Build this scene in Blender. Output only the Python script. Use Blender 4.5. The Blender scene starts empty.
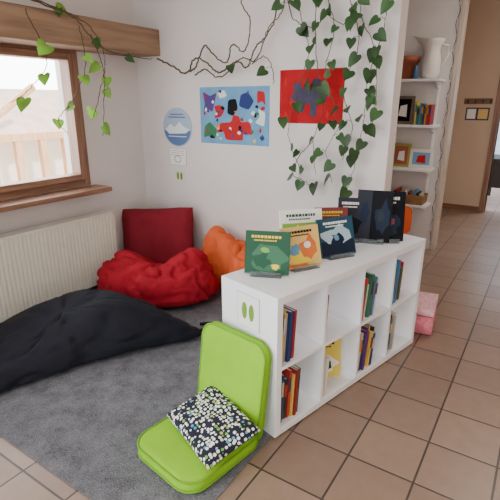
import bpy, bmesh, math, random
from mathutils import Vector, Matrix, noise
C=bpy.context.scene.collection
def lin(c):
    return tuple(((x/255)/12.92 if x/255<=0.04045 else ((x/255+0.055)/1.055)**2.4) for x in c)
MATS={}
def mat(name,rgb,rough=0.6,noise_amt=0.0,nscale=8,bump=0.0,bscale=60,spec=0.4,trans=0.0):
    if name in MATS:return MATS[name]
    m=bpy.data.materials.new(name);m.use_nodes=True
    nt=m.node_tree;b=nt.nodes['Principled BSDF']
    c=lin(rgb)
    b.inputs['Base Color'].default_value=(*c,1)
    b.inputs['Roughness'].default_value=rough
    b.inputs['Specular IOR Level'].default_value=spec
    tc=nt.nodes.new('ShaderNodeTexCoord')
    if noise_amt>0:
        n=nt.nodes.new('ShaderNodeTexNoise');n.inputs['Scale'].default_value=nscale;n.inputs['Detail'].default_value=6
        nt.links.new(tc.outputs['Object'],n.inputs['Vector'])
        r=nt.nodes.new('ShaderNodeValToRGB')
        r.color_ramp.elements[0].position=.3;r.color_ramp.elements[1].position=.7
        r.color_ramp.elements[0].color=(*[x*(1-noise_amt) for x in c],1)
        r.color_ramp.elements[1].color=(*[min(1,x*(1+noise_amt)) for x in c],1)
        nt.links.new(n.outputs['Fac'],r.inputs['Fac']);nt.links.new(r.outputs['Color'],b.inputs['Base Color'])
    if bump>0:
        n2=nt.nodes.new('ShaderNodeTexNoise');n2.inputs['Scale'].default_value=bscale;n2.inputs['Detail'].default_value=4
        nt.links.new(tc.outputs['Object'],n2.inputs['Vector'])
        bp=nt.nodes.new('ShaderNodeBump');bp.inputs['Strength'].default_value=bump;bp.inputs['Distance'].default_value=.01
        nt.links.new(n2.outputs['Fac'],bp.inputs['Height']);nt.links.new(bp.outputs['Normal'],b.inputs['Normal'])
    if trans>0:
        b.inputs['Transmission Weight'].default_value=trans
    MATS[name]=m;return m
def woodmat(name,c1,c2,axis='Y',rough=.45,scale=3.0):
    if name in MATS:return MATS[name]
    m=bpy.data.materials.new(name);m.use_nodes=True;nt=m.node_tree;b=nt.nodes['Principled BSDF']
    tc=nt.nodes.new('ShaderNodeTexCoord');mp=nt.nodes.new('ShaderNodeMapping')
    s={'X':(.4,6,6),'Y':(6,.4,6),'Z':(6,6,.4)}[axis]
    mp.inputs['Scale'].default_value=[v*scale for v in s]
    n=nt.nodes.new('ShaderNodeTexNoise');n.inputs['Scale'].default_value=2;n.inputs['Detail'].default_value=8
    r=nt.nodes.new('ShaderNodeValToRGB');r.color_ramp.elements[0].position=.35;r.color_ramp.elements[1].position=.65
    r.color_ramp.elements[0].color=(*lin(c1),1);r.color_ramp.elements[1].color=(*lin(c2),1)
    nt.links.new(tc.outputs['Object'],mp.inputs['Vector']);nt.links.new(mp.outputs['Vector'],n.inputs['Vector'])
    nt.links.new(n.outputs['Fac'],r.inputs['Fac']);nt.links.new(r.outputs['Color'],b.inputs['Base Color'])
    b.inputs['Roughness'].default_value=rough;MATS[name]=m;return m

class MB:
    """mesh builder, many parts -> one object with material slots"""
    def __init__(s):s.v=[];s.f=[];s.m=[];s.mats=[];s.sm=[]
    def mi(s,m):
        if m not in s.mats:s.mats.append(m)
        return s.mats.index(m)
    def add(s,verts,faces,m,M=None,smooth=False):
        o=len(s.v)
        for p in verts:
            p=Vector(p)
            s.v.append(M@p if M else p)
        i=s.mi(m)
        for f in faces:
            s.f.append([o+k for k in f]);s.m.append(i);s.sm.append(smooth)
    def box(s,lo,hi,m,M=None,bev=0):
        if bev>0:
            bm=bmesh.new();bmesh.ops.create_cube(bm,size=1)
            for v in bm.verts:
                v.co=Vector([(lo[k]+hi[k])/2+v.co[k]*(hi[k]-lo[k]) for k in range(3)])
            bmesh.ops.bevel(bm,geom=bm.edges[:],offset=bev,segments=2,affect='EDGES',profile=.5)
            s.bm(bm,m,M);return
        x0,y0,z0=lo;x1,y1,z1=hi
        V=[(x0,y0,z0),(x1,y0,z0),(x1,y1,z0),(x0,y1,z0),(x0,y0,z1),(x1,y0,z1),(x1,y1,z1),(x0,y1,z1)]
        F=[(0,3,2,1),(4,5,6,7),(0,1,5,4),(1,2,6,5),(2,3,7,6),(3,0,4,7)]
        s.add(V,F,m,M)
    def bm(s,bm,m,M=None,smooth=False):
        bm.verts.index_update()
        s.add([v.co.copy() for v in bm.verts],[[v.index for v in f.verts] for f in bm.faces],m,M,smooth);bm.free()
    def lathe(s,prof,m,M=None,n=24,smooth=True):
        V=[];F=[]
        for r,z in prof:
            for k in range(n):
                a=2*math.pi*k/n;V.append((r*math.cos(a),r*math.sin(a),z))
        for i in range(len(prof)-1):
            for k in range(n):
                k2=(k+1)%n;F.append((i*n+k,i*n+k2,(i+1)*n+k2,(i+1)*n+k))
        s.add(V,F,m,M,smooth)
    def tube(s,pts,r,m,n=6,M=None,closed=False):
        pts=[Vector(p) for p in pts];V=[];F=[];N=len(pts)
        for i,p in enumerate(pts):
            a=pts[i-1] if (i>0 or closed) else p;b=pts[(i+1)%N] if (i<N-1 or closed) else p
            t=(b-a).normalized()
            u=t.orthogonal().normalized() if abs(t.z)>.99 else t.cross(Vector((0,0,1))).normalized()
            w=t.cross(u).normalized();rr=r[i] if isinstance(r,(list,tuple)) else r
            for k in range(n):
                an=2*math.pi*k/n;V.append(p+u*rr*math.cos(an)+w*rr*math.sin(an))
        L=N if closed else N-1
        for i in range(L):
            j=(i+1)%N
            for k in range(n):
                k2=(k+1)%n;F.append((i*n+k,i*n+k2,j*n+k2,j*n+k))
        s.add(V,F,m,M,True)
    def poly(s,pts,m,M=None,th=0.002):
        n=len(pts)
        V=[(x,-th,z) for x,z in pts]+[(x,0,z) for x,z in pts]
        F=[list(range(n))]+[(i,i+n,(i+1)%n+n,(i+1)%n) for i in range(n)]
        s.add(V,F,m,M)
    def sphere(s,c,r,m,M=None,seg=10,sc=(1,1,1)):
        bm=bmesh.new();bmesh.ops.create_uvsphere(bm,u_segments=seg,v_segments=max(5,seg//2+1),radius=r)
        for v in bm.verts:v.co=Vector((v.co.x*sc[0]+c[0],v.co.y*sc[1]+c[1],v.co.z*sc[2]+c[2]))
        s.bm(bm,m,M,True)
    def obj(s,name,loc=(0,0,0),rot=(0,0,0),parent=None,recenter=True):
        if recenter and loc==(0,0,0) and rot==(0,0,0) and s.v and not parent:
            c=Vector((sum(v.x for v in s.v)/len(s.v),sum(v.y for v in s.v)/len(s.v),min(v.z for v in s.v)))
            s.v=[v-c for v in s.v];loc=tuple(c)
        me=bpy.data.meshes.new(name);me.from_pydata([tuple(v) for v in s.v],[],s.f)
        for m in s.mats:me.materials.append(m)
        for p,i,q in zip(me.polygons,s.m,s.sm):p.material_index=i;p.use_smooth=q
        me.update()
        bm=bmesh.new();bm.from_mesh(me);bmesh.ops.recalc_face_normals(bm,faces=bm.faces[:]);bm.to_mesh(me);bm.free()
        o=bpy.data.objects.new(name,me);C.objects.link(o);o.location=loc;o.rotation_euler=rot
        if parent:o.parent=parent
        return o
def RM(loc=(0,0,0),rx=0,ry=0,rz=0):
    return Matrix.Translation(loc)@Matrix.Rotation(rz,4,'Z')@Matrix.Rotation(ry,4,'Y')@Matrix.Rotation(rx,4,'X')

# ---------------- materials
def wallmat(name,rgb):
    return mat(name,rgb,.9,.03,3,.15,120,.2)
M_wall=wallmat('plaster_white',(221,215,212))
M_wall2=wallmat('plaster_hall',(204,180,156))
M_white=mat('white_lacquer',(242,243,245),.35,.01,5)
M_rad=mat('radiator_enamel',(226,222,208),.4)
M_wood=woodmat('window_wood',(122,86,66),(158,118,92),'Y')
M_woodz=woodmat('window_wood_v',(122,86,66),(158,118,92),'Z')
M_beam=woodmat('beam_wood',(130,100,78),(160,130,104),'Y',.7,2)
M_paper=mat('paper',(240,238,232),.8)
M_black=mat('black_cloth',(21,23,33),.75,.2,12,.25,90,.25)
M_red=mat('red_cloth',(164,24,42),.8,.12,6,.25,90,.2)
M_dred=mat('dark_red_cloth',(126,30,42),.85,.12,6,.25,90,.2)
M_orange=mat('orange_cloth',(214,96,50),.8,.1,6,.25,90,.2)
M_green=mat('green_cloth',(140,196,38),.85,.06,10,.3,220,.2)
M_greend=mat('green_piping',(112,166,30),.85)
M_stem=mat('vine_stem',(86,72,50),.8)
M_dark=mat('dark_plastic',(30,30,32),.5)

def tilemat():
    m=bpy.data.materials.new('floor_tiles');m.use_nodes=True;nt=m.node_tree;b=nt.nodes['Principled BSDF']
    tc=nt.nodes.new('ShaderNodeTexCoord');mp=nt.nodes.new('ShaderNodeMapping')
    mp.inputs['Location'].default_value=(-0.045,0.10,0)
    br=nt.nodes.new('ShaderNodeTexBrick');br.offset=0;br.squash=1
    br.inputs['Scale'].default_value=1;br.inputs['Brick Width'].default_value=.305;br.inputs['Row Height'].default_value=.305
    br.inputs['Mortar Size'].default_value=.0055;br.inputs['Mortar Smooth'].default_value=.3
    br.inputs['Color1'].default_value=(*lin((156,130,111)),1);br.inputs['Color2'].default_value=(*lin((141,116,99)),1)
    br.inputs['Mortar'].default_value=(*lin((70,58,50)),1)
    n=nt.nodes.new('ShaderNodeTexNoise');n.inputs['Scale'].default_value=14;n.inputs['Detail'].default_value=8
    mx=nt.nodes.new('ShaderNodeMix');mx.data_type='RGBA';mx.blend_type='MULTIPLY';mx.inputs['Factor'].default_value=.5
    r=nt.nodes.new('ShaderNodeValToRGB');r.color_ramp.elements[0].color=(.6,.6,.6,1);r.color_ramp.elements[1].color=(1.15,1.15,1.15,1)
    L=nt.links.new
    L(tc.outputs['Object'],mp.inputs['Vector']);L(mp.outputs['Vector'],br.inputs['Vector']);L(tc.outputs['Object'],n.inputs['Vector'])
    L(n.outputs['Fac'],r.inputs['Fac']);L(br.outputs['Color'],mx.inputs['A']);L(r.outputs['Color'],mx.inputs['B']);L(mx.outputs['Result'],b.inputs['Base Color'])
    bp=nt.nodes.new('ShaderNodeBump');bp.inputs['Strength'].default_value=.4;bp.inputs['Distance'].default_value=.004;bp.invert=True
    L(br.outputs['Fac'],bp.inputs['Height']);L(bp.outputs['Normal'],b.inputs['Normal'])
    b.inputs['Roughness'].default_value=.34;b.inputs['Specular IOR Level'].default_value=.5
    return m
M_tile=tilemat()

# ---------------- room shell
XL=-3.40;YB=3.25;XE=-.96;YR=5.3;YF=7.7;ZC=3.0
def slab(name,lo,hi,m):
    b=MB();b.box(lo,hi,m);return b.obj(name,recenter=False)
slab('floor',(-4.0,-1.5,-.1),(3.0,11.0,0),M_tile)
slab('ceiling',(-4.0,-1.5,ZC),(3.0,11.0,ZC+.1),M_wall)
WY0,WY1,WZ0,WZ1=1.0,2.58,.92,2.05
b=MB()
b.box((XL-.3,-1.5,0),(XL,WY0,ZC),M_wall);b.box((XL-.3,WY1,0),(XL,YB+.16,ZC),M_wall)
b.box((XL-.3,WY0,0),(XL,WY1,WZ0),M_wall);b.box((XL-.3,WY0,WZ1),(XL,WY1,ZC),M_wall)
b.obj('wall_left',recenter=False)
slab('wall_back',(XL,YB,0),(XE,YB+.16,ZC),M_wall)
slab('wall_recess',(-3.4,YR,0),(-.97,YR+.14,ZC),M_wall)
slab('wall_recess_side',(-3.54,YB+.16,0),(-3.4,YR+.14,ZC),M_wall)
slab('wall_hall_side',(-2.0,YR+.14,0),(-1.86,YF,ZC),M_wall2)
slab('wall_hall_right',(2.6,-1.5,0),(2.75,YF,ZC),M_wall2)
DX0,DX1=-.70,.25
b=MB();b.box((-2.0,YF,0),(DX0,YF+.15,ZC),M_wall2);b.box((DX1,YF,0),(2.75,YF+.15,ZC),M_wall2);b.box((DX0,YF,2.08),(DX1,YF+.15,ZC),M_wall2)
b.obj('wall_far',recenter=False)
M_bb=woodmat('baseboard_wood',(110,74,52),(140,98,72),'X')
slab('baseboard_far',(-1.86,YF-.015,0),(DX0-.08,YF,.08),M_bb)
slab('baseboard_back',(XL+.02,YB-.012,0),(XE,YB,.06),M_white)
M_wb=wallmat('plaster_blue',(178,200,226))
slab('wall_beyond',(-2.0,10.6,0),(2.75,10.75,ZC),M_wb)
b=MB()
b.box((DX0-.08,YF-.02,0),(DX0,YF+.17,2.16),M_woodz);b.box((DX1,YF-.02,0),(DX1+.08,YF+.17,2.16),M_woodz);b.box((DX0,YF-.02,2.08),(DX1,YF+.17,2.16),M_wood)
b.obj('door_frame_1')
b=MB();b.box((-.85,8.5,.70),(.6,9.3,.74),M_dark,bev=.005);b.box((-.80,8.6,.25),(.56,8.63,.70),M_dark)
for x in(-.82,.53):
    for y in(8.54,9.22):b.box((x,y,0),(x+.04,y+.04,.70),M_dark)
b.obj('office_desk')

b=MB();b.box((XL,-1.0,2.02),(-3.09,YB,2.235),M_beam,bev=.008);b.obj('wooden_beam')

# window
b=MB()
xo=XL-.10;xi=XL+.012
def frame(y0,y1,z0,z1,w,x0,x1):
    b.box((x0,y0,z0),(x1,y0+w,z1),M_woodz,bev=.004);b.box((x0,y1-w,z0),(x1,y1,z1),M_woodz,bev=.004)
    b.box((x0,y0+w,z0),(x1,y1-w,z0+w),M_wood,bev=.004);b.box((x0,y0+w,z1-w),(x1,y1-w,z1),M_wood,bev=.004)
frame(WY0,WY1,WZ0,WZ1,.055,xo,xi)
mid=(WY0+WY1)/2-.1
frame(WY0+.057,mid,WZ0+.057,WZ1-.057,.05,xo+.01,xi+.02)
frame(mid+.002,WY1-.057,WZ0+.057,WZ1-.057,.05,xo+.01,xi+.02)
b.box((xi+.02,mid-.015,1.42),(xi+.05,mid+.012,1.5),M_white,bev=.003)
b.obj('window_1')
b=MB();b.box((XL,WY0-.12,.875),(XL+.22,WY1+.06,.915),M_wood,bev=.006);b.obj('window_sill')
# outdoors
M_h1=mat('render_cream',(252,244,230),.9,.03,2);M_h2=mat('roof_pale',(220,194,180),.9,.1,4);M_snow=mat('outside_ground',(246,246,242),.9)
M_lw=woodmat('larch',(212,160,116),(232,190,148),'Z')
slab('ground_outside',(-16,-8,-.6),(-3.9,16,-.5),M_snow)
b=MB()
b.box((-11,2.6,-.5),(-8.6,9,1.0),M_h1)
b.add([(-11.3,2.3,.95),(-8.2,2.3,.95),(-9.75,2.3,1.9),(-11.3,9.3,.95),(-8.2,9.3,.95),(-9.75,9.3,1.9)],[(0,1,2),(3,5,4),(1,4,5,2),(0,2,5,3),(0,3,4,1)],M_h2)
for i in range(11):b.box((-8.3,2.7+i*.5,-.5),(-8.2,2.82+i*.5,1.0),M_lw)
b.box((-8.3,2.6,.95),(-8.18,9,1.08),M_lw)
b.tube([(-8.2,2.6,.2),(-8.2,5.2,1.9)],.07,M_lw)
b.obj('neighbour_house')

# radiator
b=MB();y0,y1=.5,2.66;n=62;V=[];F=[]
xf=-3.215
prof=[]
for i in range(n):
    p=(y1-y0-.04)/n;ya=y0+.02+p*i
    prof+= [(xf-.009,ya),(xf,ya+p*.25),(xf,ya+p*.75),(xf-.009,ya+p)]
for x,y in prof:V+= [(x,y,.075),(x,y,.665)]
for i in range(len(prof)-1):F.append((2*i,2*i+2,2*i+3,2*i+1))
b.add(V,F,M_rad)
b.box((XL+.05,y0,.06),(xf-.010,y1,.68),M_rad,bev=.006)
b.box((xf-.01,y0,.665),(xf+.002,y1,.685),M_rad);b.box((xf-.01,y0,.055),(xf+.002,y1,.078),M_rad)
b.box((xf-.01,y1-.02,.06),(xf+.002,y1,.68),M_rad)
for y in(.8,2.3):b.box((XL+.001,y,.3),(XL+.06,y+.04,.4),M_rad)
b.obj('radiator')

# rug
def rugmat():
    m=bpy.data.materials.new('rug_pile');m.use_nodes=True;nt=m.node_tree;b=nt.nodes['Principled BSDF'];L=nt.links.new
    tc=nt.nodes.new('ShaderNodeTexCoord')
    n=nt.nodes.new('ShaderNodeTexNoise');n.inputs['Scale'].default_value=170;n.inputs['Detail'].default_value=4
    n2=nt.nodes.new('ShaderNodeTexNoise');n2.inputs['Scale'].default_value=9;n2.inputs['Detail'].default_value=8;n2.inputs['Roughness'].default_value=.7
    r=nt.nodes.new('ShaderNodeValToRGB');r.color_ramp.elements[0].position=.32;r.color_ramp.elements[1].position=.68
    r.color_ramp.elements[0].color=(*lin((70,71,76)),1);r.color_ramp.elements[1].color=(*lin((142,142,147)),1)
    ad=nt.nodes.new('ShaderNodeMath');ad.operation='MULTIPLY_ADD';ad.inputs[1].default_value=.5
    ml=nt.nodes.new('ShaderNodeMath');ml.operation='MULTIPLY';ml.inputs[1].default_value=.5
    L(tc.outputs['Object'],n.inputs['Vector']);L(tc.outputs['Object'],n2.inputs['Vector'])
    L(n2.outputs['Fac'],ml.inputs[0]);L(n.outputs['Fac'],ad.inputs[0]);L(ml.outputs[0],ad.inputs[2]);L(ad.outputs[0],r.inputs['Fac']);L(r.outputs['Color'],b.inputs['Base Color'])
    bp=nt.nodes.new('ShaderNodeBump');bp.inputs['Strength'].default_value=.8;bp.inputs['Distance'].default_value=.01
    L(n.outputs['Fac'],bp.inputs['Height']);L(bp.outputs['Normal'],b.inputs['Normal'])
    b.inputs['Roughness'].default_value=1;b.inputs['Specular IOR Level'].default_value=.1
    return m
b=MB();b.box((XL+.03,.88,0),(-.94,YB-.02,.008),rugmat(),bev=.003);b.obj('area_rug')

# ---------------- soft bodies
def catmull(pts,n):
    out=[];N=len(pts)
    for i in range(N):
        p0,p1,p2,p3=[Vector(pts[(i+k-1)%N]) for k in range(4)]
        for j in range(n):
            t=j/n
            out.append(.5*((2*p1)+(-p0+p2)*t+(2*p0-5*p1+4*p2-p3)*t*t+(-p0+3*p1-3*p2+p3)*t**3))
    return out
def bag(name,outline,hf,center,mtl,wr=.02,ws=3.0,seed=0,base=.0,rings=44,seg=14,pw=2.4,crease=.02,low=.22):
    o=catmull([(x,y,0) for x,y in outline],seg);c=Vector((center[0],center[1],0))
    n=len(o);V=[];F=[]
    def pt(k,phi):
        e=2/pw
        s=math.sin(phi);co=-math.cos(phi)
        rr=abs(s)**e; zz=(abs(co)**e)*(1 if co>0 else -1)
        p=c+(o[k]-c)*rr
        H=hf(p.x,p.y)
        lo=low*H
        z=lo+zz*(H-lo) if zz>0 else lo+zz*lo
        q=Vector((p.x,p.y,z))
        if z>.01:
            d=noise.noise(Vector((p.x*ws+seed,p.y*ws,z*ws)))*wr
            g=1-abs(noise.noise(Vector((p.x*ws*1.6+seed*2,p.y*ws*1.6,z*ws*1.6+5))))*3
            d-=max(0,g)**3*crease
            g2=1-abs(noise.noise(Vector((p.x*ws*3.4+seed*5,p.y*ws*3.4,z*ws*3.4+1))))*3
            d-=max(0,g2)**3*crease*.35
            nrm=Vector((p.x-c.x,p.y-c.y,z)).normalized()
            q+=nrm*d
        q.z=max(q.z,0)
        return q+Vector((0,0,base))
    for i in range(1,rings):
        for k in range(n):V.append(pt(k,math.pi*i/rings))
    for i in range(rings-2):
        for k in range(n):
            k2=(k+1)%n;F.append((i*n+k,i*n+k2,(i+1)*n+k2,(i+1)*n+k))
    V.append(Vector((c.x,c.y,base)));bi=len(V)-1
    t=pt(0,math.pi*.9999);V.append(Vector((c.x,c.y,t.z)));ti=len(V)-1
    for k in range(n):
        k2=(k+1)%n;F.append((bi,k2,k));F.append(((rings-2)*n+k,(rings-2)*n+k2,ti))
    b=MB();b.add(V,F,mtl,None,True)
    return b.obj(name)
rz=.009
def gs(x,y,cx,cy,s):return math.exp(-((x-cx)**2+(y-cy)**2)/(2*s*s))
bag('black_bean_bag',[(-3.02,.75),(-2.5,.88),(-2.36,1.2),(-2.14,1.7),(-1.90,2.08),(-1.86,2.22),(-2.05,2.22),(-2.5,2.16),(-2.86,2.06),(-3.08,1.5)],
    lambda x,y:.15+.18*gs(x,y,-2.64,1.85,.36)+.08*gs(x,y,-2.26,2.0,.22)-.03*gs(x,y,-2.6,1.35,.15),(-2.55,1.6),M_black,.03,2.8,3,rz,pw=2.6,crease=.03)
def hr(x,y):
    return .27+.22*gs(x,y,-2.38,2.76,.15)+.13*gs(x,y,-2.98,2.48,.2)+.07*gs(x,y,-2.55,2.40,.2)-.20*gs(x,y,-2.68,2.78,.13)
bag('red_bean_bag',[(-3.16,2.38),(-2.86,2.22),(-2.5,2.27),(-2.25,2.46),(-2.13,2.72),(-2.24,2.90),(-2.6,2.90),(-3.05,2.80)],hr,(-2.65,2.56),M_red,.03,4.0,9,rz,pw=3.0,crease=.05,low=.35)
bag('orange_bean_bag',[(-2.52,3.02),(-2.2,2.95),(-1.95,2.80),(-1.76,2.9),(-1.76,3.12),(-2.0,3.19),(-2.50,3.18)],
    lambda x,y:.46+.16*gs(x,y,-2.44,3.1,.14),(-2.12,3.05),M_orange,.03,4.0,5,rz,pw=3.2,crease=.05)
def pillow_mesh(b,w,h,t,mtl,M=None,n=24,corner=1.0,seed=0,wr=.01,edge=.012):
    V=[];F=[]
    def top(i,j,sgn):
        x=-1+2*i/n;y=-1+2*j/n
        k=max(0,(1-x**4))*max(0,(1-y**4));zz=edge/2+(t/2-edge/2)*k**.55
        px=x*(1-.05*(1-y*y)*abs(x));py=y*(1-.05*(1-x*x)*abs(y))
        cr=max(0,abs(x)+abs(y)-1.6)
        px*=1-.10*cr*corner;py*=1-.10*cr*corner
        d=noise.noise(Vector((x*2+seed,y*2,sgn)))*wr*k
        return Vector((px*w/2,py*h/2,sgn*zz+d))
    for s in(1,-1):
        for j in range(n+1):
            for i in range(n+1):V.append(top(i,j,s))
    o=(n+1)**2
    for s in range(2):
        for j in range(n):
            for i in range(n):
                a=s*o+j*(n+1)+i;q=(a,a+1,a+n+2,a+n+1);F.append(q if s==0 else q[::-1])
    for i in range(n):
        F.append((i,o+i,o+i+1,i+1));a=n*(n+1)+i;F.append((a,a+1,o+a+1,o+a))
        a=i*(n+1);F.append((a,a+n+1,o+a+n+1,o+a));a=i*(n+1)+n;F.append((a,o+a,o+a+n+1,a+n+1))
    b.add(V,F,mtl,M,True)
b=MB();pillow_mesh(b,.78,.66,.19,M_dred,None,30,1,3,.045)
b.obj('red_floor_cushion',loc=(-3.01,2.98,.350),rot=(math.radians(78),math.radians(-5),math.radians(17)))

# ---------------- green floor chair
def pad(b,w,l,t,r,mtl,M,pip):
    out=[]
    for cx,cy,a0 in((w/2-r,l/2-r,0),(-w/2+r,l/2-r,90),(-w/2+r,-l/2+r,180),(w/2-r,-l/2+r,270)):
        for k in range(9):
            a=math.radians(a0+k*90/8);out.append(Vector((cx+r*math.cos(a),cy+r*math.sin(a),0)))
    n=len(out);V=[];F=[];rings=30
    for i in range(1,rings):
        ph=math.pi*i/rings
        s=math.sin(ph);c=-math.cos(ph);rr=min(1,abs(s)**.28)
        zz=abs(c)**.45*(1 if c>0 else -1)
        for p in out:
            q=p*rr
            V.append((q.x,q.y,zz*t/2))
    for i in range(rings-2):
        for k in range(n):
            k2=(k+1)%n;F.append((i*n+k,i*n+k2,(i+1)*n+k2,(i+1)*n+k))
    F.append(list(range(n))[::-1]);F.append([(rings-2)*n+k for k in range(n)])
    b.add(V,F,mtl,M,True)
    for z in(t*.32,-t*.32):
        b.tube([(p.x*1.0,p.y*1.0,z) for p in out],.005,pip,6,M,True)
ch=bpy.data.objects.new('green_floor_chair',None);C.objects.link(ch)
ch.location=(-1.195,1.37,.009);ch.rotation_euler=(0,0,math.radians(-9))
b=MB();pad(b,.44,.49,.075,.10,M_green,RM((0,0,.04)),M_greend);
b.obj('seat',parent=ch)
b=MB();pad(b,.43,.49,.065,.075,M_green,RM((0,.235,.28),math.radians(82)),M_greend)
b.obj('backrest',parent=ch)
b=MB();b.tube([(-.19,.23,.035),(.19,.23,.035)],.03,M_green,10);b.obj('hinge',parent=ch)

def dotmat():
    m=bpy.data.materials.new('dotted_fabric');m.use_nodes=True;nt=m.node_tree;b=nt.nodes['Principled BSDF'];L=nt.links.new
    tc=nt.nodes.new('ShaderNodeTexCoord')
    v=nt.nodes.new('ShaderNodeTexVoronoi');v.feature='F1';v.inputs['Scale'].default_value=54;v.inputs['Randomness'].default_value=.6
    r=nt.nodes.new('ShaderNodeValToRGB');r.color_ramp.interpolation='CONSTANT'
    r.color_ramp.elements[0].color=(1,1,1,1);r.color_ramp.elements[1].position=.43;r.color_ramp.elements[1].color=(0,0,0,1)
    sp=nt.nodes.new('ShaderNodeSeparateColor')
    r2=nt.nodes.new('ShaderNodeValToRGB');r2.color_ramp.interpolation='CONSTANT'
    e=r2.color_ramp.elements
    e[0].color=(*lin((236,236,230)),1);e[1].position=.42;e[1].color=(*lin((206,214,196)),1)
    for p,c in((.52,(120,175,80)),(.60,(80,150,190)),(.67,(236,236,230)),(.92,(190,190,110))):
        k=e.new(p);k.color=(*lin(c),1)
    mx=nt.nodes.new('ShaderNodeMix');mx.data_type='RGBA';mx.inputs['A'].default_value=(*lin((18,20,40)),1)
    L(tc.outputs['Object'],v.inputs['Vector']);L(v.outputs['Distance'],r.inputs['Fac']);L(v.outputs['Color'],sp.inputs['Color']);L(sp.outputs['Red'],r2.inputs['Fac'])
    L(r.outputs['Color'],mx.inputs['Factor']);L(r2.outputs['Color'],mx.inputs['B']);L(mx.outputs['Result'],b.inputs['Base Color'])
    b.inputs['Roughness'].default_value=.9;return m
b=MB();pillow_mesh(b,.43,.30,.085,dotmat(),None,24,1,5,.02)
b.obj('patterned_cushion',loc=(-1.145,1.41,.150),rot=(math.radians(14),math.radians(2),math.radians(-22)))

M_ps=mat('pink_fabric',(216,120,136),.9,.25,30,.2,80);M_pw=mat('pink_white_fabric',(226,176,182),.9,.2,50)
b=MB();pillow_mesh(b,.37,.36,.15,M_ps,RM((0,0,.075)),edge=.12);pillow_mesh(b,.37,.36,.06,M_pw,RM((.0,0,.18)),edge=.045)
b.obj('pink_seat_cushion',loc=(-.69,3.30,.0),rot=(0,0,.12))

# ---------------- cabinet
D=Vector((-.913,1.6246,.009));phi=math.atan2(.2385,.971)
CM=Matrix.Translation(D)@Matrix.Rotation(-phi,4,'Z')
CL,CW,CH=1.40,.40,.765
crot=(0,0,-phi)
b=MB();T=.04;t2=.018
b.box((-CW,0,0),(0,T,CH),M_white,bev=.003);b.box((-CW,CL-T,0),(0,CL,CH),M_white,bev=.003)
b.box((-CW,T,CH-T),(0,CL-T,CH),M_white,bev=.003);b.box((-CW,T,0),(0,CL-T,T),M_white,bev=.003)
cell=(CL-2*T-3*t2)/4
ys=[T+i*(cell+t2) for i in range(4)]
for i in range(1,4):b.box((-CW,ys[i]-t2,T),(0,ys[i],CH-T),M_white)
zm=CH/2
b.box((-CW+.001,T,zm-t2/2),(-.001,CL-T,zm+t2/2),M_white)
b.obj('cube_shelf_unit',loc=tuple(D),rot=crot)
def feet(b,cx,cz,s,M):
    g=mat('leaf_print',(110,150,50),.8)
    for sx in(-1,1):
        pts=[(cx+sx*s*.33+s*.24*math.cos(a)*(1),cz+s*.6*math.sin(a)) for a in [k*2*math.pi/14 for k in range(14)]]
        b.poly(pts,g,M,.0035)
b=MB();b.box((-.08,-.0015,-.09),(.08,0,.09),mat('sign_edge',(200,205,208),.8));b.box((-.076,-.002,-.086),(.076,0,.086),M_paper);feet(b,0,.0,.075,None)
p=CM@Vector((-.195,-.002,.635));b.obj('leaf_sign',loc=tuple(p),rot=crot)

BC=[(40,60,110),(190,60,50),(230,200,90),(60,120,90),(235,230,220),(110,60,120),(220,130,60),(80,140,180),(50,50,55),(200,190,170),(150,40,50),(90,100,60)]
bookm=[mat('book_cover_%d'%i,c,.5) for i,c in enumerate(BC)]
def book(b,M,w,h,t,cm,detail=None):
    b.box((0,0,0),(.002,w,h),cm,M);b.box((t-.002,0,0),(t,w,h),cm,M);b.box((0,0,0),(t,.002,h),cm,M)
    b.box((.002,.002,.003),(t-.002,w-.003,h-.003),M_paper,M)
    if detail:b.box((t*.1,-.0008,h*.55),(t*.9,0,h*.85),detail,M)
b=MB()
def row(ci,r,n,seed,hmin=.2,hmax=.29,lean=.10,start=.006):
    rr=random.Random(seed);y=ys[ci]+start;z0=(T if r==0 else zm+t2/2)+.001
    for k in range(n):
        t=rr.uniform(.008,.024);h=rr.uniform(hmin,hmax);w=rr.uniform(.17,.24)
        Mx=Matrix.Translation((-rr.uniform(.012,.04),y,z0))@Matrix.Rotation(-lean,4,'X')@Matrix.Rotation(math.pi/2,4,'Z')
        book(b,Mx,w,h,t,rr.choice(bookm),rr.choice(bookm) if rr.random()<.6 else None)
        y+=t+.003
row(0,1,6,11,.22,.29,.06);row(1,1,3,14,.2,.26,.05);row(2,1,8,13,.2,.27,.1);row(3,1,8,15,.2,.29,.06)
row(0,0,8,21,.2,.28,.06);row(1,0,2,22,.2,.24,.06);row(2,0,9,23,.2,.27,.12);row(3,0,7,29,.2,.27,.05)
b.obj('shelf_books',loc=tuple(D),rot=crot,recenter=False)
M_acr=mat('acrylic',(225,235,240),.08,trans=.95)
def deco_pts(sh,x0,x1,z0,z1,w,h,seed):
    cx,cz,rx,rzz=(x0+x1)/2*w,(z0+z1)/2*h,(x1-x0)/2*w,(z1-z0)/2*h
    if sh=='r':return [(x0*w,z0*h),(x1*w,z0*h),(x1*w,z1*h),(x0*w,z1*h)]
    if sh=='e':return [(cx+rx*math.cos(k*.4488),cz+rzz*math.sin(k*.4488)) for k in range(14)]
    return [(cx+rx*math.cos(k*.4488)*(1+.6*noise.noise(Vector((k*1.1,seed,1)))),cz+rzz*math.sin(k*.4488)*(1+.6*noise.noise(Vector((k*1.1,seed,7))))) for k in range(14)]
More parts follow.
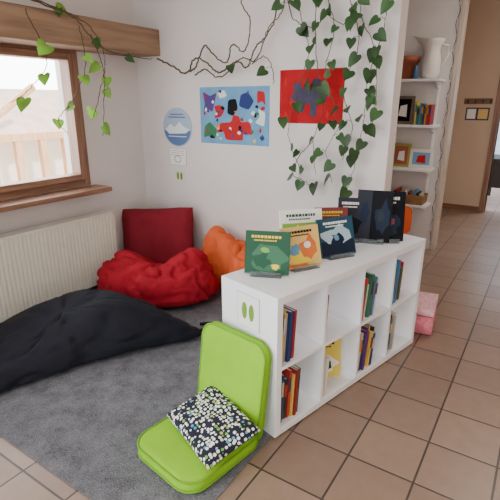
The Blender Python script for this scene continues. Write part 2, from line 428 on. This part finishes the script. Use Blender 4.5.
def pbook(name,p0,p1,h,lean,cm,deco,t=.02,z=CH,title=None,stand=True):
    a=CM@Vector((-p0[1],p0[0],z));c=CM@Vector((-p1[1],p1[0],z))
    d=c-a;w=d.length;ang=math.atan2(d.y,d.x)
    b=MB();L=Matrix.Translation((0,0,.008))@Matrix.Rotation(-lean,4,'X')
    b.box((0,0,0),(w,.0025,h),cm,L);b.box((0,t-.0025,0),(w,t,h),cm,L);b.box((0,0,0),(.003,t,h),cm,L)
    b.box((.003,.0025,.003),(w-.004,t-.0025,h-.003),M_paper,L)
    for i,(x0,x1,z0,z1,mm,sh) in enumerate(deco):
        b.poly(deco_pts(sh,x0,x1,z0,z1,w,h,i*2.3+w*10),mm,L,.0010+i*.0002)
    if title:
        rr=random.Random(int(w*1000));x=.14
        while x<.82:
            dx=rr.uniform(.03,.07);b.poly([(x*w,.84*h),((x+dx)*w,.84*h),((x+dx)*w,.90*h),(x*w,.90*h)],title,L,.003);x+=dx+.02
        x=.2
        while x<.7:
            dx=rr.uniform(.02,.05);b.poly([(x*w,.77*h),((x+dx)*w,.77*h),((x+dx)*w,.80*h),(x*w,.80*h)],title,L,.003);x+=dx+.015
    if stand:
        b.box((w*.15,-.03,0),(w*.85,.05,.003),M_acr);b.box((w*.15,-.03,0),(w*.85,-.027,.03),M_acr)
        b.box((w*.3,t+.002,0),(w*.7,t+.005,h*.6),M_acr,L)
    return b.obj(name,loc=tuple(a),rot=(0,0,ang))
mg=mat('cover_green',(34,82,58),.5,spec=.25);mc=mat('cover_cream',(228,194,118),.5,spec=.25);mo=mat('print_orange',(222,116,50),.5);mb=mat('cover_navy',(26,38,58),.55,spec=.15)
mlb=mat('print_blue',(100,150,185),.5);mk=mat('cover_black',(16,18,24),.6,spec=.12);mlg=mat('cover_lime',(120,175,66),.5);my=mat('print_yellow',(236,206,60),.5);mdr=mat('cover_maroon',(120,44,46),.5)
mgg=mat('cover_green_b',(50,106,74),.5);mdt=mat('cover_teal',(34,78,98),.5,spec=.25);mgr=mat('cover_grey',(42,46,56),.6,spec=.15);msk=mat('print_sky',(170,198,210),.5)
pbook('picture_book',(.10,.335),(.235,.15),.22,.22,mg,[(.1,.95,.05,.7,mgg,'b'),(.2,.6,.15,.5,mg,'b'),(.5,.85,.3,.6,mgg,'b'),(.35,.55,.5,.62,mlg,'b'),(.6,.8,.12,.25,my,'b')],title=my)
pbook('picture_book.001',(.28,.21),(.50,.145),.22,.28,mc,[(.1,.9,.08,.6,my,'b'),(.45,.9,.2,.7,mo,'b'),(.15,.45,.3,.6,mlb,'b'),(.55,.75,.45,.62,M_paper,'e'),(.1,.6,.03,.1,mo,'r')],title=mk)
pbook('picture_book.002',(.57,.20),(.80,.13),.22,.30,mdt,[(.03,.97,.03,.4,mb,'r'),(.1,.9,.3,.75,msk,'b'),(.3,.7,.2,.6,mb,'b'),(.4,.55,.4,.55,mlb,'b')],title=M_paper)
pbook('picture_book.003',(.44,.385),(.66,.26),.26,.25,M_paper,[(.04,.96,.03,.7,mlg,'r'),(.1,.6,.2,.6,my,'b'),(.4,.9,.1,.45,mg,'b'),(.5,.8,.4,.62,mlb,'b')],title=mg)
pbook('picture_book.004',(.74,.39),(.90,.26),.23,.25,mdr,[(.1,.9,.1,.7,mk,'b'),(.3,.7,.3,.6,mo,'b')],title=my)
pbook('picture_book.005',(1.01,.29),(1.11,.10),.32,.14,mk,[(.0,.42,.0,1,mgr,'r'),(.55,.95,.2,.75,mb,'b'),(.1,.35,.3,.8,mb,'b'),(.6,.8,.4,.6,mgr,'b')],.03)
pbook('picture_book.006',(1.07,.20),(1.21,.06),.31,.14,mk,[(.1,.9,.1,.6,mb,'b'),(.3,.7,.3,.5,mdr,'b')],.02,title=M_paper)
pbook('picture_book.007',(.93,.37),(1.03,.24),.27,.2,mgr,[(.1,.9,.1,.6,mk,'b')],.02,title=M_paper)
a0=ys[1]+.03;pz=T+.001
M_y=mat('cover_yellow',(226,206,90),.5)
pbook('picture_book.008',(a0+.03,.19),(a0+.22,.06),.25,.12,M_y,[(.1,.9,.1,.6,M_paper,'b'),(.25,.75,.15,.5,mg,'b'),(.4,.7,.4,.55,mo,'b')],.015,pz,title=mk,stand=False)
pbook('picture_book.009',(a0+.0,.26),(a0+.15,.13),.27,.12,M_paper,[(.1,.9,.1,.6,my,'b')],.012,pz,title=mk,stand=False)

# ---------------- wall art
def rect(b,x0,x1,z0,z1,m,th=.003):b.poly([(x0,z0),(x1,z0),(x1,z1),(x0,z1)],m,None,th)
def blob(b,cx,cz,rx,rzz,m,th,seed,n=18,amp=.25):
    b.poly([(cx+rx*math.cos(k*2*math.pi/n)*(1+amp*noise.noise(Vector((k*.9,seed,0)))),cz+rzz*math.sin(k*2*math.pi/n)*(1+amp*noise.noise(Vector((k*.9,seed,3))))) for k in range(n)],m,None,th)
def rpoly(b,pts,m,th,k=.2):
    o=[];n=len(pts)
    for i in range(n):
        p0=Vector(pts[i-1]);p1=Vector(pts[i]);p2=Vector(pts[(i+1)%n])
        a=p1.lerp(p0,k);c=p1.lerp(p2,k)
        for t in(0,.5,1):o.append(tuple(a*(1-t)**2+p1*2*t*(1-t)+c*t*t))
    b.poly(o,m,None,th)
mpb=mat('poster_blue',(108,158,196),.7,.12,10,spec=.2);mR=mat('paint_red',(184,34,40),.7,spec=.2);mW=mat('paint_white',(225,228,226),.7);mP=mat('paint_purple',(78,54,124),.7);mDb=mat('paint_navy',(30,48,112),.7)
mGn=mat('paint_green',(50,112,74),.7)
b=MB();rect(b,-.355,.355,-.235,.235,mpb)
rr=random.Random(4)
rpoly(b,[(-.08,-.20),(.10,-.20),(.10,-.14),(.20,-.15),(.17,-.04),(.08,-.05),(.06,.0),(0,.01),(-.02,-.05),(-.14,-.06),(-.18,-.14),(-.1,-.13)],mR,.0045)
rpoly(b,[(.06,.08),(.16,.05),(.21,.12),(.15,.19),(.08,.17)],mDb,.0045)
rpoly(b,[(-.06,.02),(.0,-.0),(.05,.06),(.03,.14),(-.05,.13)],mk,.0047)
rpoly(b,[(-.32,.03),(-.27,.06),(-.22,.03),(-.20,.09),(-.17,.19),(-.24,.16),(-.32,.20),(-.30,.1)],mP,.0045)
rpoly(b,[(-.20,-.02),(-.13,-.01),(-.09,.04),(-.13,.09),(-.20,.08),(-.18,.03)],mR,.0048)
rpoly(b,[(-.32,-.19),(-.26,-.17),(-.2,-.2),(-.17,-.12),(-.25,-.05),(-.31,-.09)],mGn,.0045)
rpoly(b,[(.22,-.05),(.31,-.08),(.32,.03),(.25,.06),(.27,0)],mW,.0045)
rpoly(b,[(.24,.10),(.29,.12),(.32,.08),(.31,.19),(.24,.2)],mR,.0045)
rpoly(b,[(-.14,.14),(-.06,.16),(-.09,.21),(-.15,.2)],mW,.0046)
for i in range(40):
    blob(b,rr.uniform(-.32,.32),rr.uniform(-.2,.2),rr.uniform(.009,.02),rr.uniform(.009,.02),rr.choice([mR,mW,mP,mDb,my,mGn,mk,mW,mo]),.005+i*.00005,i*1.3,12,.9)
b.obj('blue_abstract_painting',loc=(-2.295,YB-.001,1.51))
mrp=mat('poster_red',(176,30,38),.8,.16,9,spec=.12);mgb=mat('paint_greyblue',(76,72,92),.8,.2,14,spec=.1)
b=MB();rect(b,-.265,.265,-.195,.195,mrp)
rpoly(b,[(-.10,-.10),(-.06,-.12),(-.04,-.05),(.0,-.05),(.0,-.14),(.05,-.15),(.06,-.04),(.13,-.02),(.14,.05),(.08,.07),(.09,.12),(.02,.13),(-.01,.06),(-.07,.06),(-.09,.11),(-.15,.09),(-.14,.03),(-.18,-.01),(-.12,-.03)],mgb,.0045)
mor=mat('paint_redorange',(190,52,40),.8,spec=.1)
for i in range(8):blob(b,rr.uniform(-.22,.22),rr.uniform(-.15,.15),.012,.03,mor,.0036+i*.00005,i*2.1,12,.8)
b.obj('red_animal_painting',loc=(-1.58,YB-.001,1.66))
b=MB();n=48
b.poly([(.175*math.cos(k*2*math.pi/n),.175*math.sin(k*2*math.pi/n)) for k in range(n)],mat('disc_pale',(164,182,204),.6),None,.004)
mdb=mat('disc_blue',(80,112,158),.6);msn=mat('disc_snow',(222,228,234),.6)
b.poly([(.165*math.cos(a),.165*math.sin(a)) for a in [math.pi*1.05+k*math.pi*.9/20 for k in range(21)]],mdb,None,.005)
b.poly([(-.15,-.02),(-.08,.03),(-.03,0),(.03,.05),(.08,.01),(.15,-.02),(.1,-.05),(-.1,-.06)],msn,None,.0055)
rect(b,-.1,.1,.085,.097,mdb,.006);rect(b,-.08,.08,.11,.12,mdb,.006);rect(b,-.11,.11,-.085,-.078,msn,.006)
b.obj('round_wall_chart',loc=(-2.93,YB-.001,1.40))
b=MB();rect(b,-.105,.105,-.08,.08,mat('paper_edge',(180,186,192),.8),.0025);rect(b,-.10,.10,-.075,.075,M_paper)
for k in range(3):rect(b,-.08,.08,.055-k*.02,.058-k*.02,mgb,.004)
b.tube([(.04*math.cos(k*.4),-.006,-.02+.03*math.sin(k*.4)) for k in range(16)],.0025,mgb,4)
b.obj('paper_notice',loc=(-2.94,YB-.001,1.13))
b=MB();feet(b,0,0,.065,None);rect(b,-.06,.06,-.05,.05,M_wall,.002);b.obj('leaf_sign.001',loc=(-2.93,YB-.001,.95))

# ---------------- recess shelving
b=MB();x0,x1=-1.66,-1.03;levels=[.55,.94,1.395,1.85]
for z in levels:
    b.box((x0,YR-.27,z-.025),(x1,YR-.001,z),M_white,bev=.002)
for x in(x0+.06,x1-.06):
    b.box((x-.012,YR-.012,.45),(x+.012,YR-.001,1.84),M_white)
    for z in levels:b.add([(x-.008,YR-.012,z-.022),(x-.008,YR-.22,z-.022),(x-.008,YR-.012,z-.10),(x+.008,YR-.012,z-.022),(x+.008,YR-.22,z-.022),(x+.008,YR-.012,z-.10)],[(0,1,2),(3,5,4),(0,3,4,1),(1,4,5,2),(0,2,5,3)],M_white)
b.obj('hanging_bookshelf')
M_terra=mat('terracotta',(160,92,66),.8,.08,12);M_cer=mat('ceramic_white',(228,222,214),.3)
b=MB();b.lathe([(0,0),(.08,0),(.105,.17),(.118,.17),(.121,.22),(.105,.22),(.10,.18),(0,.18)],M_terra);b.obj('terracotta_pot',loc=(-1.40,YR-.14,1.852))
b=MB();prof=[(0,0),(.06,0),(.085,.05),(.095,.12),(.085,.2),(.07,.26),(.085,.33),(.11,.37)]
n=28;V=[];F=[]
for r,z in prof:
    for k in range(n):
        a=2*math.pi*k/n;e=max(0,math.cos(a-math.pi))**6*max(0,(z-.26))*.8 if z>.26 else 0
        V.append(((r+e)*math.cos(a),(r)*math.sin(a),z+e*.5))
for i in range(len(prof)-1):
    for k in range(n):
        k2=(k+1)%n;F.append((i*n+k,i*n+k2,(i+1)*n+k2,(i+1)*n+k))
b.add(V,F,M_cer,None,True);b.tube([(.08,0,.32),(.15,0,.3),(.16,0,.22),(.12,0,.14),(.088,0,.1)],.011,M_cer,8)
o=b.obj('white_jug',loc=(-1.17,YR-.14,1.855),recenter=False);o.modifiers.new('so','SOLIDIFY').thickness=.005
def pic(name,x,z,w,h,fm,pm,extra,lean=.12,y=YR-.16):
    b=MB();L=Matrix.Rotation(-lean,4,'X')
    b.box((-w/2,0,0),(w/2,.012,h),fm,L,bev=.002);k=.14*w
    b.poly([(-w/2+k,k),(w/2-k,k),(w/2-k,h-k),(-w/2+k,h-k)],pm,L,.002)
    b.poly([(-w/5,h*.3),(w/5,h*.25),(w/6,h*.7),(-w/7,h*.65)],extra,L,.004)
    return b.obj(name,loc=(x,y,z+.002),recenter=False)
pic('picture_frame',-1.37,.941,.19,.25,mat('frame_yellow',(160,160,70),.5),mat('pic_red',(170,90,70),.5),M_paper)
pic('picture_frame.001',-1.155,.941,.25,.20,M_cer,mat('pic_blue',(120,160,200),.5),mR)
pic('picture_frame.002',-1.40,1.396,.22,.29,mat('frame_dark',(120,100,80),.5),mk,M_paper)
pic('picture_frame.003',-1.54,.941,.15,.24,mat('frame_green',(90,130,90),.5),my,mGn,y=YR-.20)
def shelfbooks(name,x,z,n,seed,hm=.25):
    b=MB();rr=random.Random(seed);X=0
    for k in range(n):
        t=rr.uniform(.012,.03);h=rr.uniform(hm*.75,hm);w=.16
        book(b,RM((X,0,0)),w,h,t,rr.choice(bookm),rr.choice(bookm));X+=t+.002
    return b.obj(name,loc=(x,YR-.2,z+.001),recenter=False)
shelfbooks('book_row',-1.655,1.396,5,5,.26);shelfbooks('book_row.001',-1.26,1.396,8,8,.24);shelfbooks('book_row.002',-1.65,1.851,4,9,.22);shelfbooks('book_row.003',-1.65,.551,7,12,.22)
b=MB();b.lathe([(0,0),(.022,0),(.026,.05),(.015,.1),(.015,.13),(0,.13)],mat('glaze_blue',(70,110,150),.3));b.obj('small_vase',loc=(-1.29,YR-.23,1.852))
b=MB();M_wick=mat('wicker',(150,112,74),.8,.25,60,.6,90)
b.box((-.17,-.10,0),(.17,.10,.01),M_wick)
for k in range(8):
    z=.012+k*.012;e=.001*k
    b.tube([(-.17-e,-.10-e,z),(.17+e,-.10-e,z),(.17+e,.10+e,z),(-.17-e,.10+e,z)],.008,M_wick,6,None,True)
for i in range(10):b.box((-.15+i*.031,-.08,.01),(-.132+i*.031,.07,.135+.02*math.sin(i*2)),bookm[i%len(bookm)])
b.obj('wicker_basket',loc=(-1.24,YR-.15,.552))
ch=bpy.data.objects.new('orange_kids_chair',None);C.objects.link(ch);ch.location=(-1.20,4.5,0);ch.rotation_euler=(0,0,.3)
b=MB();pad(b,.34,.32,.05,.05,M_orange,RM((0,0,.29)),M_orange);b.obj('seat',parent=ch)
b=MB();pad(b,.34,.28,.05,.06,M_orange,RM((0,.16,.46),math.radians(82)),M_orange);b.obj('backrest',parent=ch)
for i,(x,y) in enumerate(((-.14,-.13),(.14,-.13),(-.14,.13),(.14,.13))):
    b=MB();b.tube([(x*1.1,y*1.1,0),(x,y,.27)],.014,M_wood,8);b.obj('leg_%d'%(i+1),parent=ch)

M_post=woodmat('post_wood',(180,164,146),(206,192,176),'Z')
b=MB();b.box((-.97,YR-.02,0),(-.93,YR+.16,ZC),M_post,bev=.003);b.obj('trim_1')
M_bulb=mat('fairy_bulb',(225,218,200),.3)
b=MB();pts=[]
for i in range(60):
    z=.1+i*.048;pts.append((-.985+.012*math.sin(i*1.3),YR-.04+.008*math.cos(i),z))
b.tube(pts,.003,M_dark,5)
for i in range(0,60,3):b.sphere((pts[i][0],pts[i][1]-.008,pts[i][2]),.008,M_bulb,seg=8)
b.obj('fairy_lights')
b=MB();b.box((-1.2,YF-.02,1.60),(-.82,YF,1.68),M_bb,bev=.003)
for i in range(4):
    x=-1.14+i*.1;b.tube([(x,YF-.02,1.64),(x,YF-.07,1.62),(x,YF-.08,1.66)],.008,M_dark)
b.obj('coat_hook_rack')
b=MB();rect(b,-.16,.16,-.09,.09,mgb);rect(b,-.14,-.02,-.07,.07,M_paper,.005);rect(b,.01,.14,-.07,.07,mc,.005);b.obj('notice_board',loc=(-1.0,YF-.001,1.46))

# ---------------- vines
def leafmat(name,c,tr):
    m=bpy.data.materials.new(name);m.use_nodes=True;nt=m.node_tree;b=nt.nodes['Principled BSDF'];L=nt.links.new
    tc=nt.nodes.new('ShaderNodeTexCoord');n=nt.nodes.new('ShaderNodeTexNoise');n.inputs['Scale'].default_value=5
    r=nt.nodes.new('ShaderNodeValToRGB');r.color_ramp.elements[0].position=.35;r.color_ramp.elements[1].position=.65
    r.color_ramp.elements[0].color=(*lin([x*.7 for x in c]),1);r.color_ramp.elements[1].color=(*lin([min(255,x*1.15) for x in c]),1)
    L(tc.outputs['Object'],n.inputs['Vector']);L(n.outputs['Fac'],r.inputs['Fac']);L(r.outputs['Color'],b.inputs['Base Color'])
    b.inputs['Roughness'].default_value=.4
    t=nt.nodes.new('ShaderNodeBsdfTranslucent');L(r.outputs['Color'],t.inputs['Color'])
    ms=nt.nodes.new('ShaderNodeMixShader');ms.inputs[0].default_value=tr
    L(b.outputs[0],ms.inputs[1]);L(t.outputs[0],ms.inputs[2]);L(ms.outputs[0],nt.nodes['Material Output'].inputs['Surface'])
    return m
M_leaf=leafmat('pothos_leaf',(48,82,40),.12);M_leaf2=leafmat('pothos_leaf_light',(114,162,58),.45)
LP=[(0,.0),(.12,-.12),(.30,-.16),(.46,-.05),(.50,.15),(.42,.42),(.26,.68),(.10,.88),(0,1.0)]
def smooth(pts,n=8):
    P=[Vector(p) for p in pts];out=[]
    for i in range(len(P)-1):
        p0=P[max(0,i-1)];p1=P[i];p2=P[i+1];p3=P[min(len(P)-1,i+2)]
        for j in range(n):
            t=j/n;out.append(.5*((2*p1)+(-p0+p2)*t+(2*p0-5*p1+4*p2-p3)*t*t+(-p0+3*p1-3*p2+p3)*t**3))
    out.append(P[-1]);return out
def leafdown(b,p,size,az,swing,lift,m):
    V=[];F=[];n=len(LP)
    for i,(x,y) in enumerate(LP):V.append((0,max(0,y),-.05-.12*y*y))
    for (x,y) in LP:V.append((x,y,.10*x-.12*y*y))
    for (x,y) in LP:V.append((-x,y,.10*x-.12*y*y))
    for i in range(n-1):
        F.append((i,n+i,n+i+1,i+1));F.append((i,i+1,2*n+i+1,2*n+i))
    base=Matrix(((-1,0,0,0),(0,0,-1,0),(0,-1,0,0),(0,0,0,1)))
    M=Matrix.Translation(p)@Matrix.Rotation(az,4,'Z')@Matrix.Rotation(-lift,4,'X')@Matrix.Rotation(swing,4,'Y')@base@Matrix.Scale(size,4)
    b.add(V,F,m,M,True)
def vine(b,pts,dens,m,size=(.058,.10),r=.0035,face=0.0,spread=.05,seed=0,wall=True):
    rr=random.Random(seed);s=smooth(pts,10)
    s=[p+Vector((rr.uniform(-.006,.006),rr.uniform(-.004,.004),rr.uniform(-.006,.006))) for p in s]
    b.tube(s,[r*(1-.4*i/len(s)) for i in range(len(s))],M_stem,6)
    acc=0
    for i in range(1,len(s)):
        acc+=(s[i]-s[i-1]).length
        if acc>1/dens:
            acc=rr.uniform(-.3,.3)/dens
            q=s[i]+Vector((rr.uniform(-spread,spread),rr.uniform(-spread,0) if wall else rr.uniform(-spread,spread)*.6,rr.uniform(-.02,.03)))
            if wall:q.y=min(q.y,YB-.06)
            b.tube([s[i],(s[i]+q)/2+Vector((0,0,.012)),q],.0018,M_stem,4)
            leafdown(b,q,rr.uniform(*size),face+rr.uniform(-.9,.9),rr.uniform(-1.0,1.0),rr.uniform(.1,.8),m)
yv=3.16
b=MB()
def vw(l,*a,**k):vine(b,[(x,yv-.02*((i%2)),z) for i,(x,z) in enumerate(l)],*a,**k)
vw([(-1.74,2.98),(-1.70,2.45),(-1.62,2.15),(-1.56,1.95),(-1.66,1.65),(-1.70,1.38),(-1.60,1.12)],6,M_leaf,seed=1)
vw([(-1.42,2.98),(-1.45,2.4),(-1.38,2.1),(-1.42,1.8),(-1.3,1.5),(-1.38,1.28),(-1.33,1.05)],10,M_leaf,seed=2)
vw([(-1.32,2.98),(-1.3,2.4),(-1.2,2.0),(-1.28,1.7),(-1.2,1.45),(-1.25,1.22)],11,M_leaf,seed=3)
vw([(-1.1,2.98),(-1.05,2.4),(-1.03,2.1),(-1.1,1.8),(-1.12,1.5),(-1.15,1.25),(-1.2,1.02)],12,M_leaf,seed=4)
vw([(-1.55,2.98),(-1.52,2.45),(-1.5,1.9),(-1.42,1.6),(-1.5,1.35),(-1.46,1.1)],8,M_leaf,seed=5)
vw([(-1.2,2.98),(-1.15,2.5),(-1.2,2.2),(-1.08,1.95),(-1.05,1.7),(-1.06,1.4)],12,M_leaf,seed=6)
vw([(-1.5,1.35),(-1.62,1.2),(-1.66,1.08),(-1.55,1.04),(-1.48,.98)],10,M_leaf,seed=8)
vw([(-3.05,1.99),(-2.86,1.92),(-2.72,1.86),(-2.60,1.97),(-2.48,1.92),(-2.35,1.85),(-2.2,1.93),(-2.08,1.88),(-2.02,2.02),(-1.9,2.1),(-1.83,2.3),(-1.78,2.98)],1.0,M_leaf,r=.008,seed=9)
vw([(-2.72,1.86),(-2.6,1.90),(-2.52,2.06),(-2.42,2.0),(-2.3,1.92),(-2.22,2.05),(-2.12,2.0),(-2.05,2.2),(-2.15,2.4),(-2.0,2.98)],.6,M_leaf,r=.007,seed=10)
vw([(-2.62,1.84),(-2.5,1.88),(-2.4,1.82),(-2.28,1.84),(-2.15,1.95),(-2.0,1.93),(-1.9,2.15),(-1.76,2.3),(-1.7,2.98)],.6,M_leaf,r=.006,seed=18)
vw([(-2.05,1.90),(-1.92,1.95),(-1.86,1.85),(-1.84,1.75)],4,M_leaf,r=.004,seed=12)
vw([(-1.78,2.5),(-1.7,2.2),(-1.52,2.12),(-1.45,2.2),(-1.3,2.12),(-1.2,2.25)],5,M_leaf,r=.004,seed=13)
b.obj('hanging_pothos_vine',recenter=False)
b=MB()
def v3(l,*a,**k):vine(b,l,*a,wall=False,face=.9,**k)
v3([(-3.04,1.2,2.27),(-3.03,1.7,2.29),(-3.03,2.2,2.24),(-3.03,2.45,2.15),(-3.02,2.55,1.95),(-3.05,2.5,1.7),(-3.1,2.45,1.5)],3.5,M_leaf2,size=(.07,.11),r=.005,seed=21)
v3([(-3.03,1.9,2.28),(-3.02,2.3,2.2),(-3.0,2.4,2.1),(-3.02,2.6,2.0),(-3.05,3.1,1.98)],3,M_leaf,size=(.06,.09),r=.006,seed=22)
v3([(-3.04,1.95,2.2),(-3.02,2.05,1.9),(-3.05,1.9,1.7),(-3.04,1.75,1.62)],5,M_leaf2,size=(.08,.12),r=.004,seed=23)
v3([(-3.03,2.35,2.15),(-3.0,2.35,1.9),(-3.04,2.25,1.65),(-3.05,2.1,1.5),(-3.03,2.15,1.4)],5,M_leaf2,size=(.07,.11),r=.004,seed=24)
v3([(-3.03,2.45,2.1),(-2.98,2.5,1.85),(-3.02,2.5,1.6),(-3.0,2.45,1.36)],5,M_leaf2,size=(.07,.10),r=.004,seed=25)
b.obj('hanging_pothos_vine.001',recenter=False)
b=MB();b.tube(smooth([(-1.96,2.27,.022),(-1.90,2.31,.022),(-1.86,2.38,.022),(-1.92,2.42,.022),(-2.0,2.36,.022)]),.012,M_black,6);b.obj('fabric_strap')

# ---------------- world and lights : overcast sky, brighter towards the window side
w=bpy.data.worlds.new('World');bpy.context.scene.world=w;w.use_nodes=True
nt=w.node_tree;bg=nt.nodes['Background']
tc=nt.nodes.new('ShaderNodeTexCoord');sx=nt.nodes.new('ShaderNodeSeparateXYZ');mr=nt.nodes.new('ShaderNodeMapRange')
mr.inputs['From Min'].default_value=.3;mr.inputs['From Max'].default_value=-.9;mr.inputs['To Min'].default_value=1.8;mr.inputs['To Max'].default_value=12.0
nt.links.new(tc.outputs['Generated'],sx.inputs[0]);nt.links.new(sx.outputs['X'],mr.inputs['Value']);nt.links.new(mr.outputs['Result'],bg.inputs['Strength'])
bg.inputs['Color'].default_value=(.95,.975,1,1)
def area(name,loc,rot,sx,sy,p,col=(1,1,1)):
    l=bpy.data.lights.new(name,'AREA');l.shape='RECTANGLE';l.size=sx;l.size_y=sy;l.energy=p;l.color=col
    o=bpy.data.objects.new(name,l);C.objects.link(o);o.location=loc;o.rotation_euler=rot;return o
area('fill_light',(-1.6,1.4,2.95),(0,0,0),1.2,.6,8,(1,.94,.88))  # unseen fill light added below the ceiling to brighten the room
area('fill_light.001',(.3,4.8,2.95),(0,0,0),.8,.8,30,(1,.92,.84))  # added fill for the hallway, no fixture in view
area('fill_light.002',(0,9.2,2.95),(0,0,0),1.2,.8,90,(.92,.96,1))  # added light in the room beyond, for sheen on the hall floor
s=bpy.data.lights.new('sun','SUN');s.energy=6.0;s.angle=.1;s.color=(1,.96,.9)
o=bpy.data.objects.new('sun',s);C.objects.link(o)
o.rotation_euler=Vector((1,.35,1.1)).to_track_quat('Z','Y').to_euler()

cam=bpy.data.cameras.new('camera');cam.lens=32.4;cam.sensor_width=36
co=bpy.data.objects.new('camera',cam);C.objects.link(co);co.location=(0,0,1.615)
co.rotation_euler=(math.pi/2-math.atan(147/450),0,math.radians(33.2))
bpy.context.scene.camera=co
